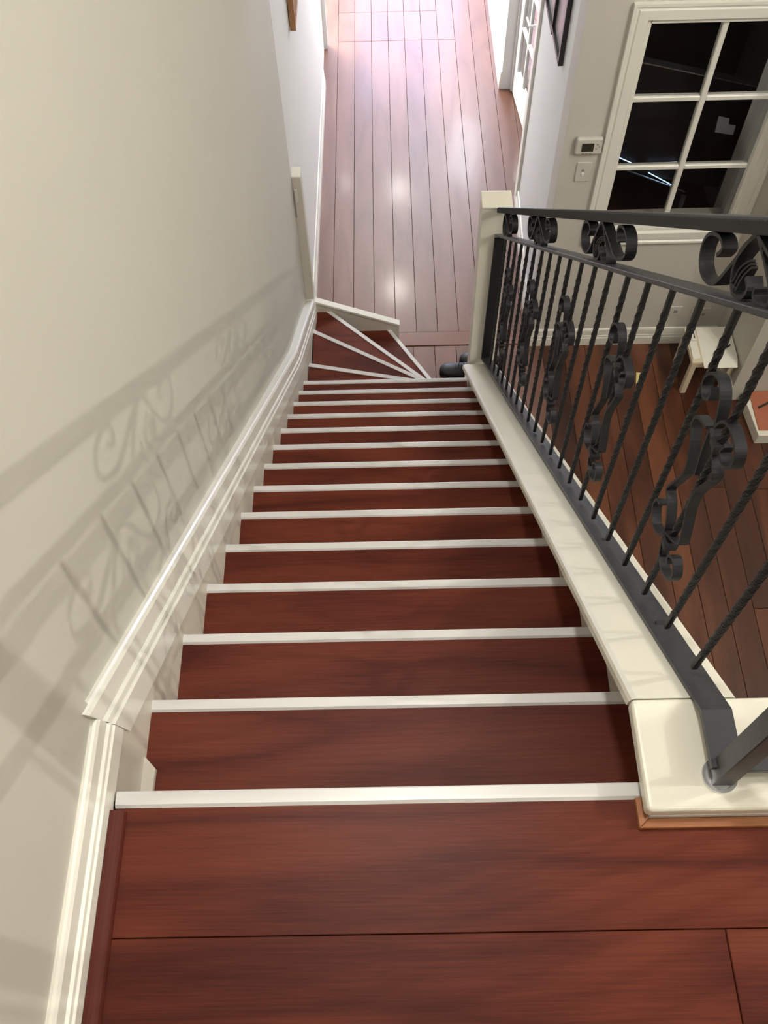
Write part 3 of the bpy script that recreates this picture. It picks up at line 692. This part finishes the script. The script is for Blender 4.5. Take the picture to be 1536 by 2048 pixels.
# shoes
def shoe(name, toe, yaw, label):
    """toe position, pointing along yaw; length 0.28"""
    L = 0.28; e = tag(empty(name, toe), label, 'shoe', 'pair of black shoes on the floor')
    def ring(t, w, z0, z1, n=16):
        o = []
        for i in range(n):
            a = 2*math.pi*i/n
            yy = w*math.cos(a); zz = (z0+z1)/2+(z1-z0)/2*math.sin(a)
            o.append(Vector((t, yy, max(z0, zz))))
        return o
    stn = [(0.0, 0.012, 0.014, 0.030), (0.008, 0.028, 0.012, 0.044), (0.03, 0.043, 0.012, 0.056), (0.07, 0.050, 0.012, 0.062), (0.11, 0.049, 0.012, 0.074), (0.15, 0.042, 0.012, 0.092), (0.19, 0.038, 0.012, 0.105), (0.23, 0.037, 0.012, 0.112), (0.262, 0.032, 0.012, 0.112), (0.278, 0.018, 0.014, 0.100)]
    R = Matrix.Rotation(yaw, 4, 'Z')
    up = sweep([[Vector(toe)+(R @ p) for p in ring(*s)] for s in stn])
    bmesh.ops.subdivide_edges(up, edges=up.edges, cuts=1, use_grid_fill=True, smooth=0.4)
    part('upper', up, 'black', e, smooth=True)
    out = []
    for sgn in (1, -1):
        pts = [(s[0], s[1]*1.06) for s in stn]
        out += [(p[0], p[1]*sgn) for p in (pts if sgn == 1 else pts[::-1])]
    so = prism(out, 2, 0.0005, 0.014)
    for v in so.verts: v.co = Vector(toe)+(R @ v.co)
    part('sole', so, 'black_matte', e)
    for q in range(4):
        t = 0.10+q*0.016
        a = Vector(toe)+(R @ Vector((t, -0.02, 0.074+q*0.008))); b = Vector(toe)+(R @ Vector((t+0.004, 0.02, 0.074+q*0.008)))
        part('lace', tubeab(a, b, 0.0022, 6), 'black', e)
shoe('shoe', (0.322, 3.385, ZF), math.radians(-8), 'black shoe on the floor, toe showing beside the newel post')
shoe('shoe', (0.455, 3.475, ZF), math.radians(-14), 'second black shoe mostly hidden behind the end of the stair curb')

# ---- dark room behind the window
sc = tag(empty('display_screen', (1.8, 4.2, -2.0)), 'large black screen seen from behind through the window', 'screen')
def tilt(pts, y0, y1): return prism(pts, 1, y0, y1)
part('panel', tilt([(1.22, -1.618), (2.09, -1.828), (2.03, -2.50), (1.15, -2.30)], 4.20, 4.25), 'black_matte', sc)
part('top_edge', tilt([(1.22, -1.612), (2.09, -1.822), (2.09, -1.829), (1.22, -1.619)], 4.195, 4.25), 'pale_metal', sc)
part('sticker', tilt([(1.890, -1.995), (1.955, -2.012), (1.962, -2.05), (2.005, -2.06), (2.008, -2.122), (1.898, -2.100)], 4.197, 4.1995), 'label', sc)
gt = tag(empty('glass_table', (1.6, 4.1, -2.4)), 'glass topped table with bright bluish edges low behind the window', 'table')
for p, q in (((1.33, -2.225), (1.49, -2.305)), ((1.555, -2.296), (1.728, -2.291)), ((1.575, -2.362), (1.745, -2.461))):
    part('lit_edge', tubeab(Vector((p[0], 4.185, p[1])), Vector((q[0], 4.185, q[1])), 0.0028, 8), 'led', gt)  # glowing rods imitate daylight reflected on metal edges
part('table_edge', tubeab(Vector((1.30, 4.185, -2.28)), Vector((1.83, 4.185, -2.51)), 0.006, 8), 'pale_metal', gt)
for lx in (1.36, 1.82): part('leg', tubeab(Vector((lx, 4.15, ZF)), Vector((lx, 4.15, -2.33-(lx-1.36)*0.4)), 0.015, 10), 'pale_metal', gt)
